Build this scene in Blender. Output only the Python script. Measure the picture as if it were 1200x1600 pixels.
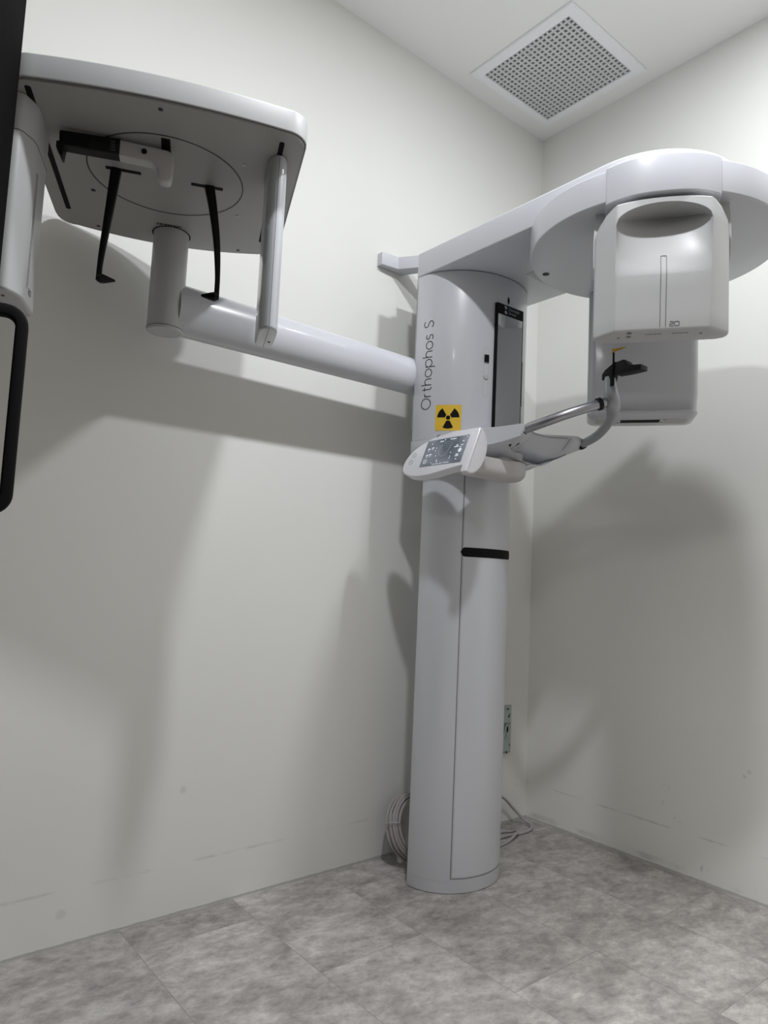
import bpy, bmesh, math, random
from mathutils import Vector, Matrix
random.seed(7)
SC = bpy.context.scene
COL = SC.collection
PI = math.pi
for o in list(bpy.data.objects):
    bpy.data.objects.remove(o, do_unlink=True)

# ------------------------------------------------------------------ camera
# world: room corner at the origin, left wall is y=0 (x<0), right wall is x=0 (y<0)
H = 2.6
FPX, YAW, PITCH, ROLL = 1098.2, 0.88683, 0.090346, 0.04588
CAM = Vector((-2.11007, -1.69691, 0.8526))
fw = Vector((math.cos(PITCH)*math.cos(YAW), math.cos(PITCH)*math.sin(YAW), math.sin(PITCH)))
rt = Vector((math.sin(YAW), -math.cos(YAW), 0)); up = rt.cross(fw)
r2 = math.cos(ROLL)*rt + math.sin(ROLL)*up
u2 = -math.sin(ROLL)*rt + math.cos(ROLL)*up
cd = bpy.data.cameras.new('camera'); cam = bpy.data.objects.new('camera', cd); COL.objects.link(cam)
M3 = Matrix((r2, u2, -fw)).transposed()
cam.matrix_world = Matrix.Translation(CAM) @ M3.to_4x4()
cd.sensor_fit = 'VERTICAL'; cd.sensor_height = 36.0; cd.sensor_width = 27.0
cd.lens = FPX/1600*36.0; cd.clip_start = 0.02; cd.clip_end = 50
SC.camera = cam

# ------------------------------------------------------------------ world, lights, exposure
w = bpy.data.worlds.new('world'); SC.world = w; w.use_nodes = True
w.node_tree.nodes['Background'].inputs[0].default_value = (0.9, 0.95, 1.0, 1)
w.node_tree.nodes['Background'].inputs[1].default_value = 0.05
DOWNLIGHTS = [(-0.33, -1.24, 1.2), (-0.79, -1.24, 13.0), (-1.52, -1.24, 15.0)]
for lx, ly, pw in DOWNLIGHTS:
    ld = bpy.data.lights.new('downlight', 'AREA'); ld.shape = 'DISK'; ld.size = 0.10
    ld.energy = pw; ld.color = (0.945, 0.965, 1.0)
    lo = bpy.data.objects.new('downlight', ld); lo.location = (lx, ly, H-0.004); COL.objects.link(lo)
# unseen fill light added outside the open door to brighten the unit (faces down)
ld = bpy.data.lights.new('corridor_fill', 'AREA'); ld.shape = 'RECTANGLE'; ld.size = 0.6; ld.size_y = 0.9
ld.energy = 38; ld.color = (1.0, 0.985, 0.96)
lo = bpy.data.objects.new('corridor_fill', ld); lo.location = (-3.0, -1.75, 2.45); COL.objects.link(lo)
VS = SC.view_settings
VS.view_transform = 'Standard'; VS.look = 'None'; VS.exposure = 0.34; VS.gamma = 1.0
VS.use_curve_mapping = False
SC.display_settings.display_device = 'sRGB'

# ------------------------------------------------------------------ materials
def srgb(r, g, b):
    f = lambda c: (c/12.92 if c <= 0.04045 else ((c+0.055)/1.055)**2.4)
    return (f(r/255), f(g/255), f(b/255), 1)
def mat(name, col, rough=0.5, metal=0.0, coat=0.0, emit=None, estr=0.0, spec=0.5, noise=0.0, bump=0.0, nscale=60):
    m = bpy.data.materials.new(name); m.use_nodes = True
    nt = m.node_tree; b = nt.nodes['Principled BSDF']
    b.inputs['Base Color'].default_value = col
    b.inputs['Roughness'].default_value = rough
    b.inputs['Metallic'].default_value = metal
    b.inputs['Coat Weight'].default_value = coat
    b.inputs['Coat Roughness'].default_value = 0.08
    b.inputs['Specular IOR Level'].default_value = spec
    if emit:
        b.inputs['Emission Color'].default_value = emit; b.inputs['Emission Strength'].default_value = estr
    tc = nt.nodes.new('ShaderNodeTexCoord')
    n = nt.nodes.new('ShaderNodeTexNoise'); n.inputs['Scale'].default_value = nscale; n.inputs['Detail'].default_value = 4
    nt.links.new(tc.outputs['Object'], n.inputs['Vector'])
    if noise > 0:
        mx = nt.nodes.new('ShaderNodeMix'); mx.data_type = 'RGBA'
        mx.inputs[6].default_value = tuple(c*(1-noise) for c in col[:3])+(1,)
        mx.inputs[7].default_value = tuple(min(1, c*(1+noise)) for c in col[:3])+(1,)
        nt.links.new(n.outputs['Fac'], mx.inputs[0]); nt.links.new(mx.outputs[2], b.inputs['Base Color'])
    if bump > 0:
        bp = nt.nodes.new('ShaderNodeBump'); bp.inputs['Strength'].default_value = bump; bp.inputs['Distance'].default_value = 0.002
        nt.links.new(n.outputs['Fac'], bp.inputs['Height']); nt.links.new(bp.outputs['Normal'], b.inputs['Normal'])
    return m

def wall_mat(name, col, lines=(), smudges=(), normal_axis=1):
    """painted plaster: faint roller texture, a scuff line low down, dents and smudges of their own shape"""
    m = bpy.data.materials.new(name); m.use_nodes = True
    nt = m.node_tree; N = nt.nodes; L = nt.links; b = N['Principled BSDF']
    b.inputs['Roughness'].default_value = 0.62; b.inputs['Specular IOR Level'].default_value = 0.35
    geo = N.new('ShaderNodeNewGeometry')
    n1 = N.new('ShaderNodeTexNoise'); n1.inputs['Scale'].default_value = 3.0; n1.inputs['Detail'].default_value = 3
    n2 = N.new('ShaderNodeTexNoise'); n2.inputs['Scale'].default_value = 45; n2.inputs['Detail'].default_value = 5
    L.new(geo.outputs['Position'], n1.inputs['Vector']); L.new(geo.outputs['Position'], n2.inputs['Vector'])
    mx = N.new('ShaderNodeMix'); mx.data_type = 'RGBA'
    mx.inputs[6].default_value = tuple(c*0.975 for c in col[:3])+(1,); mx.inputs[7].default_value = tuple(min(1, c*1.02) for c in col[:3])+(1,)
    L.new(n1.outputs['Fac'], mx.inputs[0]); cur = mx.outputs[2]
    sep = N.new('ShaderNodeSeparateXYZ'); L.new(geo.outputs['Position'], sep.inputs[0])
    def math_(op, a, bb=None, c=None):
        q = N.new('ShaderNodeMath'); q.operation = op
        for i, v in enumerate((a, bb, c)):
            if v is None: continue
            if isinstance(v, (int, float)): q.inputs[i].default_value = v
            else: L.new(v, q.inputs[i])
        return q.outputs[0]
    def darken(mask, colr):
        nonlocal cur
        q = N.new('ShaderNodeMix'); q.data_type = 'RGBA'
        L.new(mask, q.inputs[0]); L.new(cur, q.inputs[6]); q.inputs[7].default_value = colr
        cur = q.outputs[2]
    def sstep(v, lo, hi):
        q = N.new('ShaderNodeMapRange'); q.interpolation_type = 'SMOOTHSTEP'
        q.inputs[1].default_value = lo; q.inputs[2].default_value = hi; q.inputs[3].default_value = 1; q.inputs[4].default_value = 0
        L.new(v, q.inputs[0]); return q.outputs[0]
    for (z, half, amt, breakup) in lines:
        d = math_('ABSOLUTE', math_('SUBTRACT', sep.outputs['Z'], z))
        d = math_('ADD', d, math_('MULTIPLY', math_('SUBTRACT', n2.outputs['Fac'], 0.5), 0.006))
        ms = sstep(d, half*0.4, half)
        nb = N.new('ShaderNodeTexNoise'); nb.inputs['Scale'].default_value = 7; nb.inputs['Detail'].default_value = 6
        L.new(geo.outputs['Position'], nb.inputs['Vector'])
        br = N.new('ShaderNodeMapRange'); br.inputs[1].default_value = breakup; br.inputs[2].default_value = breakup+0.12
        L.new(nb.outputs['Fac'], br.inputs[0])
        darken(math_('MULTIPLY', math_('MULTIPLY', ms, br.outputs[0]), amt), tuple(c*0.55 for c in col[:3])+(1,))
    for (p, rad, amt, ring) in smudges:
        vs = N.new('ShaderNodeVectorMath'); vs.operation = 'DISTANCE'
        off = N.new('ShaderNodeVectorMath'); off.operation = 'MULTIPLY_ADD'
        L.new(n2.outputs['Color'], off.inputs[0]); off.inputs[1].default_value = (rad*1.1,)*3; L.new(geo.outputs['Position'], off.inputs[2])
        L.new(off.outputs[0], vs.inputs[0]); vs.inputs[1].default_value = tuple(c+rad*0.55 for c in p)
        dist = vs.outputs['Value']
        ms = sstep(dist, rad*0.3, rad)
        if ring:
            n3 = N.new('ShaderNodeTexNoise'); n3.inputs['Scale'].default_value = 1.2/rad; n3.inputs['Detail'].default_value = 6
            L.new(geo.outputs['Position'], n3.inputs['Vector'])
            th = N.new('ShaderNodeMapRange'); th.inputs[1].default_value = 0.50; th.inputs[2].default_value = 0.62
            L.new(n3.outputs['Fac'], th.inputs[0]); ms = math_('MULTIPLY', ms, th.outputs[0])
        darken(math_('MULTIPLY', ms, amt), tuple(c*0.6 for c in col[:3])+(1,))
    L.new(cur, b.inputs['Base Color'])
    bp = N.new('ShaderNodeBump'); bp.inputs['Strength'].default_value = 0.10; bp.inputs['Distance'].default_value = 0.002
    L.new(n2.outputs['Fac'], bp.inputs['Height']); L.new(bp.outputs['Normal'], b.inputs['Normal'])
    return m

def floor_mat():
    m = bpy.data.materials.new('stone_look_vinyl'); m.use_nodes = True
    nt = m.node_tree; N = nt.nodes; L = nt.links; b = N['Principled BSDF']
    geo = N.new('ShaderNodeNewGeometry'); sep = N.new('ShaderNodeSeparateXYZ'); L.new(geo.outputs['Position'], sep.inputs[0])
    cmb = N.new('ShaderNodeCombineXYZ')
    a1 = N.new('ShaderNodeMath'); a1.operation = 'ADD'; a1.inputs[1].default_value = 0.698; L.new(sep.outputs['Y'], a1.inputs[0])
    a2 = N.new('ShaderNodeMath'); a2.operation = 'ADD'; a2.inputs[1].default_value = 0.015; L.new(sep.outputs['X'], a2.inputs[0])
    L.new(a1.outputs[0], cmb.inputs[0]); L.new(a2.outputs[0], cmb.inputs[1])
    def brick(mortar, c1, c2, cm):
        k = N.new('ShaderNodeTexBrick'); k.offset = 0.5; k.offset_frequency = 2; k.squash = 1
        k.inputs['Scale'].default_value = 1.0; k.inputs['Mortar Size'].default_value = mortar; k.inputs['Mortar Smooth'].default_value = 0.3
        k.inputs['Brick Width'].default_value = 0.58; k.inputs['Row Height'].default_value = 0.29; k.inputs['Bias'].default_value = 0.0
        k.inputs['Color1'].default_value = c1; k.inputs['Color2'].default_value = c2; k.inputs['Mortar'].default_value = cm
        L.new(cmb.outputs[0], k.inputs['Vector']); return k
    bk = brick(0.0009, (0, 0, 0, 1), (1, 1, 1, 1), (0.5, 0.5, 0.5, 1))
    # each tile gets its own cut of the stone print
    sh = N.new('ShaderNodeVectorMath'); sh.operation = 'MULTIPLY_ADD'
    L.new(bk.outputs['Color'], sh.inputs[0]); sh.inputs[1].default_value = (7.3, 3.1, 9.7); L.new(geo.outputs['Position'], sh.inputs[2])
    rot = N.new('ShaderNodeMapping'); rot.inputs['Rotation'].default_value = (0, 0, 0.5); rot.inputs['Scale'].default_value = (1.0, 1.5, 1.0)
    L.new(sh.outputs[0], rot.inputs['Vector'])
    n1 = N.new('ShaderNodeTexNoise'); n1.inputs['Scale'].default_value = 7.0; n1.inputs['Detail'].default_value = 10; n1.inputs['Roughness'].default_value = 0.74; n1.inputs['Distortion'].default_value = 0.25
    n2 = N.new('ShaderNodeTexNoise'); n2.inputs['Scale'].default_value = 26; n2.inputs['Detail'].default_value = 6; n2.inputs['Roughness'].default_value = 0.7; n2.inputs['Distortion'].default_value = 0.2
    L.new(rot.outputs[0], n1.inputs['Vector']); L.new(rot.outputs[0], n2.inputs['Vector'])
    cr = N.new('ShaderNodeValToRGB'); e = cr.color_ramp
    e.elements[0].position = 0.30; e.elements[0].color = srgb(136, 132, 129)
    e.elements[1].position = 0.68; e.elements[1].color = srgb(197, 194, 190)
    e1 = e.elements.new(0.45); e1.color = srgb(160, 156, 153)
    e2 = e.elements.new(0.56); e2.color = srgb(179, 175, 172)
    L.new(n1.outputs['Fac'], cr.inputs[0])
    mx = N.new('ShaderNodeMix'); mx.data_type = 'RGBA'; mx.blend_type = 'OVERLAY'; mx.inputs[0].default_value = 0.62
    L.new(cr.outputs[0], mx.inputs[6])
    cr2 = N.new('ShaderNodeValToRGB'); cr2.color_ramp.elements[0].position = 0.3; cr2.color_ramp.elements[1].position = 0.7
    cr2.color_ramp.elements[0].color = (0.26, 0.26, 0.26, 1); cr2.color_ramp.elements[1].color = (0.76, 0.76, 0.75, 1)
    L.new(n2.outputs['Fac'], cr2.inputs[0]); L.new(cr2.outputs[0], mx.inputs[7])
    mm = N.new('ShaderNodeMix'); mm.data_type = 'RGBA'
    ml = N.new('ShaderNodeMath'); ml.operation = 'MULTIPLY'; ml.inputs[1].default_value = 0.5; L.new(bk.outputs['Fac'], ml.inputs[0])
    tv = N.new('ShaderNodeMapRange'); tv.inputs[3].default_value = 0.90; tv.inputs[4].default_value = 1.06
    L.new(bk.outputs['Color'], tv.inputs[0])
    tm = N.new('ShaderNodeVectorMath'); tm.operation = 'SCALE'; L.new(mx.outputs[2], tm.inputs[0]); L.new(tv.outputs[0], tm.inputs['Scale'])
    L.new(ml.outputs[0], mm.inputs[0]); L.new(tm.outputs[0], mm.inputs[6]); mm.inputs[7].default_value = srgb(96, 92, 90)
    L.new(mm.outputs[2], b.inputs['Base Color'])
    b.inputs['Roughness'].default_value = 0.5; b.inputs['Specular IOR Level'].default_value = 0.4
    bp = N.new('ShaderNodeBump'); bp.inputs['Strength'].default_value = 0.12; bp.inputs['Distance'].default_value = 0.001
    L.new(n2.outputs['Fac'], bp.inputs['Height']); L.new(bp.outputs['Normal'], b.inputs['Normal'])
    return m

WALLC = srgb(229, 229, 225)
M = dict(
    wall_l=wall_mat('painted_wall_left', WALLC, lines=[(0.122, 0.004, 0.35, 0.50), (0.004, 0.005, 0.8, 0.2)],
                    smudges=[((-1.33, 0, 0.30), 0.012, 0.35, False), ((-1.60, 0, 0.07), 0.016, 0.3, False), ((-1.36, 0, 1.44), 0.012, 0.2, False)]),
    wall_r=wall_mat('painted_wall_right', WALLC, lines=[(0.128, 0.003, 0.45, 0.46), (0.02, 0.012, 0.45, 0.5), (0.004, 0.006, 0.8, 0.2)],
                    smudges=[((0, -0.78, 0.345), 0.020, 0.55, True), ((0, -0.52, 0.20), 0.022, 0.55, True), ((0, -0.575, 0.155), 0.020, 0.5, True),
                             ((0, -0.545, 0.245), 0.014, 0.4, True), ((0, -0.66, 0.045), 0.022, 0.55, True)]),
    wall_dim=wall_mat('painted_wall_behind_camera', srgb(176, 172, 164)),
    ceil=wall_mat('painted_ceiling', srgb(242, 242, 240)),
    floor=floor_mat(),
    white=mat('gloss_white_plastic', srgb(201, 203, 209), 0.28, coat=0.35),
    panel_lit_white=mat('lit_white_plastic', srgb(226, 226, 232), 0.3, coat=0.3),  # brighter copy of the gloss white; light on the up-facing panel put into colour
    white2=mat('satin_white_plastic', srgb(190, 191, 192), 0.4, coat=0.05),
    warmwhite=mat('soft_white_plastic', srgb(194, 192, 191), 0.42),
    greyplast=mat('light_grey_plastic', srgb(160, 159, 156), 0.4),
    black=mat('black_plastic', srgb(7, 7, 8), 0.45, spec=0.3),
    matt_black=mat('matt_black', srgb(7, 7, 8), 0.7, spec=0.2),
    rubber=mat('dark_grey_plastic', srgb(15, 15, 16), 0.55, spec=0.3),
    seam=mat('shadow_gap_grey', srgb(112, 110, 112), 0.7),
    ink=mat('dark_grey_ink', srgb(24, 24, 30), 0.5),
    softink=mat('light_grey_ink', srgb(92, 92, 96), 0.5),
    yellow=mat('yellow_sticker', srgb(226, 186, 46), 0.45),
    amber=mat('amber_plastic', srgb(196, 150, 30), 0.4),
    mirror=mat('mirror_glass', (0.86, 0.88, 0.85, 1), 0.02, metal=1.0),
    steel=mat('brushed_steel', srgb(172, 172, 178), 0.36, metal=1.0),
    castmetal=mat('cast_aluminium', srgb(168, 170, 176), 0.42, metal=0.55, noise=0.06, nscale=400),
    vent_w=mat('vent_white_metal', srgb(244, 244, 247), 0.45),
    vent_g=mat('vent_grey_grille', srgb(206, 208, 208), 0.5),
    vent_d=mat('vent_dark_duct', srgb(34, 35, 37), 0.9),
    cable=mat('grey_cable_jacket', srgb(170, 165, 166), 0.5),
    zinc=mat('grey_green_metal', srgb(172, 184, 181), 0.45, metal=0.0, noise=0.05),
    door=mat('black_door_laminate', srgb(4, 3, 4), 0.95, spec=0.05),
    logo=mat('grey_logo_print', srgb(150, 153, 160), 0.5),
    icon=mat('screen_icons', srgb(225, 230, 235), 0.5, emit=(0.8, 0.88, 1, 1), estr=0.22),
    icon_dim=mat('screen_outline', srgb(120, 126, 136), 0.5, emit=(0.6, 0.66, 0.8, 1), estr=0.12),
    slategrey=mat('grey_inset', srgb(186, 186, 184), 0.5),
)
def screen_mat():
    m = mat('screen_glass', srgb(52, 57, 64), 0.16, coat=0.3)
    nt = m.node_tree; b = nt.nodes['Principled BSDF']
    tc = nt.nodes.new('ShaderNodeTexCoord'); gr = nt.nodes.new('ShaderNodeTexNoise'); gr.inputs['Scale'].default_value = 14
    nt.links.new(tc.outputs['Object'], gr.inputs['Vector'])
    cr = nt.nodes.new('ShaderNodeValToRGB'); cr.color_ramp.elements[0].color = srgb(62, 69, 78); cr.color_ramp.elements[1].color = srgb(118, 124, 134)
    cr.color_ramp.elements[0].position = 0.35; cr.color_ramp.elements[1].position = 0.7
    nt.links.new(gr.outputs['Fac'], cr.inputs[0]); nt.links.new(cr.outputs[0], b.inputs['Emission Color']); b.inputs['Emission Strength'].default_value = 0.6
    return m
M['screen'] = screen_mat()

# ------------------------------------------------------------------ helpers
def finish(bm, name, material, parent=None, origin=None, smooth=35, recalc=True):
    if recalc: bmesh.ops.recalc_face_normals(bm, faces=bm.faces)
    me = bpy.data.meshes.new(name)
    og = Vector(origin) if origin is not None else (root_of(parent).location.copy() if parent else Vector((0, 0, 0)))
    for v in bm.verts: v.co -= og
    bm.to_mesh(me); bm.free()
    if smooth is not None:
        me.shade_smooth(); me.set_sharp_from_angle(angle=math.radians(smooth))
    me.materials.append(material)
    o = bpy.data.objects.new(name, me); COL.objects.link(o)
    if parent: o.parent = parent
    else: o.location = og
    return o
def root_of(o):
    while o.parent: o = o.parent
    return o
def thing(name, label, cat, loc, group=None):
    o = bpy.data.objects.new(name, None); COL.objects.link(o); o.location = loc; o.empty_display_size = 0.1
    o['label'] = label; o['category'] = cat
    if group: o['group'] = group
    return o
def tag(o, label, cat, group=None):
    o['label'] = label; o['category'] = cat
    if group: o['group'] = group
    return o
def struct(o, label=None):
    o['kind'] = 'structure'
    if label: o['label'] = label
    return o
def nbm(): return bmesh.new()
def box(bm, x0, x1, y0, y1, z0, z1):
    v = [bm.verts.new(p) for p in ((x0,y0,z0),(x1,y0,z0),(x1,y1,z0),(x0,y1,z0),(x0,y0,z1),(x1,y0,z1),(x1,y1,z1),(x0,y1,z1))]
    for f in ((3,2,1,0),(4,5,6,7),(0,1,5,4),(1,2,6,5),(2,3,7,6),(3,0,4,7)): bm.faces.new([v[i] for i in f])
    return bm
def loft(bm, loops, cap0=True, cap1=True, closed=True):
    rows = [[bm.verts.new(p) for p in lp] for lp in loops]
    n = len(rows[0])
    for a, b in zip(rows, rows[1:]):
        for i in range(n if closed else n-1):
            j = (i+1) % n
            bm.faces.new((a[i], a[j], b[j], b[i]))
    if cap0: bm.faces.new(list(reversed(rows[0])))
    if cap1: bm.faces.new(rows[-1])
    return rows
def inset_poly(P, d):
    """inset a closed 2-D outline (counter-clockwise) by d"""
    n = len(P); out = []
    for i in range(n):
        a, b, c = Vector(P[i-1]), Vector(P[i]), Vector(P[(i+1) % n])
        e1, e2 = (b-a), (c-b)
        if e1.length < 1e-9 or e2.length < 1e-9: out.append(tuple(b)); continue
        e1.normalize(); e2.normalize()
        n1, n2 = Vector((-e1.y, e1.x)), Vector((-e2.y, e2.x))
        k = n1+n2; l = 1+n1.dot(n2)
        out.append(tuple(b + k*(d/max(l, 0.35))))
    return out
def ccw(P):
    s = sum(P[i-1][0]*P[i][1]-P[i][0]*P[i-1][1] for i in range(len(P)))
    return list(P) if s > 0 else list(reversed(P))
def prism(bm, P, z0, z1, b0=0.0, b1=0.0, T=None, seg=4):
    """extrude outline P from z0 to z1 with rounded rims; T maps (u, v, w) to world"""
    P = ccw(P); T = T or (lambda u, v, q: (u, v, q)); loops = []
    if b0 > 0:
        for k in range(seg+1):
            a = k/seg*PI/2
            loops.append((inset_poly(P, b0*(1-math.sin(a))), z0+b0*(1-math.cos(a))))
    else: loops.append((P, z0))
    if b1 > 0:
        for k in range(seg+1):
            a = k/seg*PI/2
            loops.append((inset_poly(P, b1*(1-math.cos(a))), z1-b1*(1-math.sin(a))))
    else: loops.append((P, z1))
    loft(bm, [[T(u, v, z) for u, v in Q] for Q, z in loops]); return bm
def rrect(x0, x1, y0, y1, r, seg=6):
    P = []
    rs = r if isinstance(r, (tuple, list)) else (r,)*4     # corners: (x1,y1), (x0,y1), (x0,y0), (x1,y0)
    for (cx, cy, sx, sy, a0, q) in ((x1, y1, -1, -1, 0, rs[0]), (x0, y1, 1, -1, 90, rs[1]), (x0, y0, 1, 1, 180, rs[2]), (x1, y0, -1, 1, 270, rs[3])):
        for k in range(seg+1):
            a = math.radians(a0+90*k/seg); P.append((cx+sx*q+q*math.cos(a), cy+sy*q+q*math.sin(a)))
    return P
def circle(cx, cy, r, n=48, ry=None):
    ry = ry or r
    return [(cx+r*math.cos(2*PI*k/n), cy+ry*math.sin(2*PI*k/n)) for k in range(n)]
def round_poly(P, r, seg=5):
    """round every corner of polygon P; r may be a list"""
    out = []; n = len(P)
    for i in range(n):
        a, b, c = Vector(P[i-1]), Vector(P[i]), Vector(P[(i+1) % n]); rr = r[i] if isinstance(r, (list, tuple)) else r
        d1, d2 = (a-b), (c-b); l = min(rr, d1.length*0.49, d2.length*0.49)
        p, q = b+d1.normalized()*l, b+d2.normalized()*l
        for k in range(seg+1):
            t = k/seg; out.append(tuple((1-t)**2*p+2*t*(1-t)*b+t*t*q))
    return out
def catmull(pts, n=10):
    P = [Vector(p) for p in pts]; P = [P[0]*2-P[1]]+P+[P[-1]*2-P[-2]]; out = []
    for i in range(1, len(P)-2):
        for k in range(n):
            t = k/n; a, b, c, d = P[i-1], P[i], P[i+1], P[i+2]
            out.append(0.5*((2*b)+(c-a)*t+(2*a-5*b+4*c-d)*t*t+(3*b-a-3*c+d)*t**3))
    out.append(P[-2]); return out
def tube(bm, pts, rad, n=16, prof=None, upv=None, caps=True):
    """sweep a round (or given 2-D) profile along points; rad may be a list"""
    pts = [Vector(p) for p in pts]; loops = []; prev = None
    for i, p in enumerate(pts):
        t = (pts[min(i+1, len(pts)-1)]-pts[max(i-1, 0)]).normalized()
        if prev is None:
            a = Vector(upv) if upv else (Vector((0, 0, 1)) if abs(t.z) < 0.9 else Vector((1, 0, 0)))
        else: a = prev
        a = (a-t*a.dot(t)).normalized(); b = t.cross(a); prev = a
        r = rad[i] if isinstance(rad, (list, tuple)) else rad
        if prof: loops.append([p+a*u*r+b*v*r for u, v in prof])
        else: loops.append([p+a*r*math.cos(2*PI*k/n)+b*r*math.sin(2*PI*k/n) for k in range(n)])
    loft(bm, loops, caps, caps); return bm
def ribbon(bm, line, wid, F, thick=0.0004):
    """flat pen stroke along a 2-D line, carried onto a surface by F(u, v, off)"""
    L = [Vector(p) for p in line]
    closed = (L[0]-L[-1]).length < 1e-6 and len(L) > 3
    if closed: L = L[:-1]
    n = len(L); rows = []
    for i in range(n):
        if closed: t = L[(i+1) % n]-L[i-1]
        else: t = L[min(i+1, n-1)]-L[max(i-1, 0)]
        t.normalize(); q = Vector((-t.y, t.x))*wid/2
        a, b = L[i]+q, L[i]-q
        rows.append([bm.verts.new(F(a.x, a.y, thick)), bm.verts.new(F(b.x, b.y, thick)), bm.verts.new(F(b.x, b.y, -thick*0.5)), bm.verts.new(F(a.x, a.y, -thick*0.5))])
    for i in range(n if closed else n-1):
        A, B = rows[i], rows[(i+1) % n]
        for k in range(4): bm.faces.new((A[k], A[(k+1) % 4], B[(k+1) % 4], B[k]))
    if not closed:
        bm.faces.new(rows[0]); bm.faces.new(list(reversed(rows[-1])))
def patch(bm, P, F, thick=0.0005, nsub=1):
    """thin plate with outline P carried onto a surface by F"""
    P = ccw(P)
    a = [bm.verts.new(F(u, v, thick)) for u, v in P]; b = [bm.verts.new(F(u, v, -thick)) for u, v in P]
    bm.faces.new(a); bm.faces.new(list(reversed(b)))
    for i in range(len(P)):
        j = (i+1) % len(P); bm.faces.new((b[i], b[j], a[j], a[i]))
def grid_patch(bm, u0, u1, v0, v1, F, nu=12, nv=2, thick=0.0005):
    top = [[bm.verts.new(F(u0+(u1-u0)*i/nu, v0+(v1-v0)*j/nv, thick)) for j in range(nv+1)] for i in range(nu+1)]
    for i in range(nu):
        for j in range(nv): bm.faces.new((top[i][j], top[i+1][j], top[i+1][j+1], top[i][j+1]))

# ------------------------------------------------------------------ room shell
XW, YS = -2.16, -2.35             # the wall behind the camera's left, and the wall facing the left wall
VX0, VX1 = -0.458, -0.094         # vent opening
bm = nbm(); box(bm, XW-1.9, 0, YS, 0, -0.06, 0.0); struct(finish(bm, 'floor', M['floor'], smooth=None), 'grey stone-look vinyl tile floor')
bm = nbm(); box(bm, XW, 0.0, 0, 0.08, 0, H); struct(finish(bm, 'wall_left', M['wall_l'], smooth=None), 'off-white painted wall behind the column')
bm = nbm(); box(bm, 0, 0.08, YS, 0.08, 0, H); struct(finish(bm, 'wall_right', M['wall_r'], smooth=None), 'off-white painted wall to the right of the corner')
bm = nbm(); box(bm, XW, 0, YS-0.08, YS, 0, H); struct(finish(bm, 'wall_front', M['wall_dim'], smooth=None))
bm = nbm()
box(bm, XW-0.08, XW, -1.30, 0.08, 0, H); box(bm, XW-0.08, XW, YS-0.08, -2.17, 0, H); box(bm, XW-0.08, XW, -2.17, -1.30, 2.12, H)
struct(finish(bm, 'wall_back', M['wall_dim'], smooth=None))
bm = nbm()
for x0, x1, y0, y1 in ((XW, VX0, YS, 0), (VX1, 0, YS, 0), (VX0, VX1, VX1, 0), (VX0, VX1, YS, VX0)): box(bm, x0, x1, y0, y1, H, H+0.06)
struct(finish(bm, 'ceiling', M['ceil'], smooth=None), 'white painted ceiling around the square vent')

# door leaf swung open beside the camera, seen almost edge-on
E0 = Vector((-1.921, -0.51)); HG = Vector((-2.108, -1.30)); dd = (HG-E0).normalized(); dn = Vector((-dd.y, dd.x))
if dn.x < 0: dn = -dn
bm = nbm()
th = 0.04
prism(bm, [tuple(E0), tuple(HG), tuple(HG-dn*th), tuple(E0-dn*th)], 0.006, 2.10, 0.002, 0.002)
door = struct(finish(bm, 'door_1', M['door']), 'black door leaf at the left edge')
bm = nbm()
hb = E0+dd*0.072+dn*0.040
hx, hy = hb.x, hb.y
base = E0+dd*0.072-dn*0.001
ztop, zbot = 1.207, 0.921; rr = 0.022
path = []
def hp(q, z): return Vector((base.x+dn.x*q, base.y+dn.y*q, z))
so = 0.041
path.append(hp(0, ztop)); path.append(hp(so-rr, ztop))
for k in range(1, 9):
    a = k/8*PI/2; path.append(hp(so-rr+rr*math.sin(a), ztop-rr+rr*math.cos(a)))
for k in range(0, 9):
    a = k/8*PI/2; path.append(hp(so-rr+rr*math.cos(a), zbot+rr-rr*math.sin(a)))
path.append(hp(0, zbot))
tube(bm, path, 1.0, prof=rrect(-0.0085, 0.0085, -0.009, 0.009, 0.003, 3), upv=(dn.x*0.5, dn.y*0.5, 0.9))
finish(bm, 'door_handle', M['matt_black'], parent=door, origin=(0, 0, 0))

# ------------------------------------------------------------------ ceiling vent
vent = thing('ceiling_vent', 'square white ceiling vent with a grey egg-crate grille near the corner', 'vent', (-0.277, -0.277, H))
bm = nbm()
o0, o1, i0, i1 = -0.487, -0.068, -0.449, -0.098
zf = H-0.007
def ring4(a, b, z): return [(a, a, z), (b, a, z), (b, b, z), (a, b, z)]
loft(bm, [ring4(o0, o1, H-0.0005), ring4(o0, o1, H-0.003), ring4(o0+0.003, o1-0.003, zf), ring4(i0-0.002, i1+0.002, zf), ring4(i0, i1, zf+0.002), ring4(i0, i1, H+0.012)], False, False)
finish(bm, 'frame', M['vent_w'], vent, smooth=20)
bm = nbm()
NB = 20
for k in range(NB+1):
    c = i0+(i1-i0)*k/NB
    box(bm, c-0.0036, c+0.0036, i0, i1, H-0.004, H+0.009)
    box(bm, i0, i1, c-0.0036, c+0.0036, H-0.0041, H+0.0088)
finish(bm, 'grille', M['vent_g'], vent, smooth=None)
bm = nbm()
loft(bm, [ring4(VX0+0.001, VX1-0.001, H+0.013), ring4(VX0+0.001, VX1-0.001, H+0.11)], False, True)
finish(bm, 'duct_box', M['vent_d'], vent, smooth=None)

# ------------------------------------------------------------------ the X-ray unit
UX, UY = -0.578, -0.25
unit = thing('dental_xray_unit', 'white floor-standing panoramic dental X-ray unit with a long side arm, beside the corner', 'x-ray machine', (UX, UY, 0))

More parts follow.
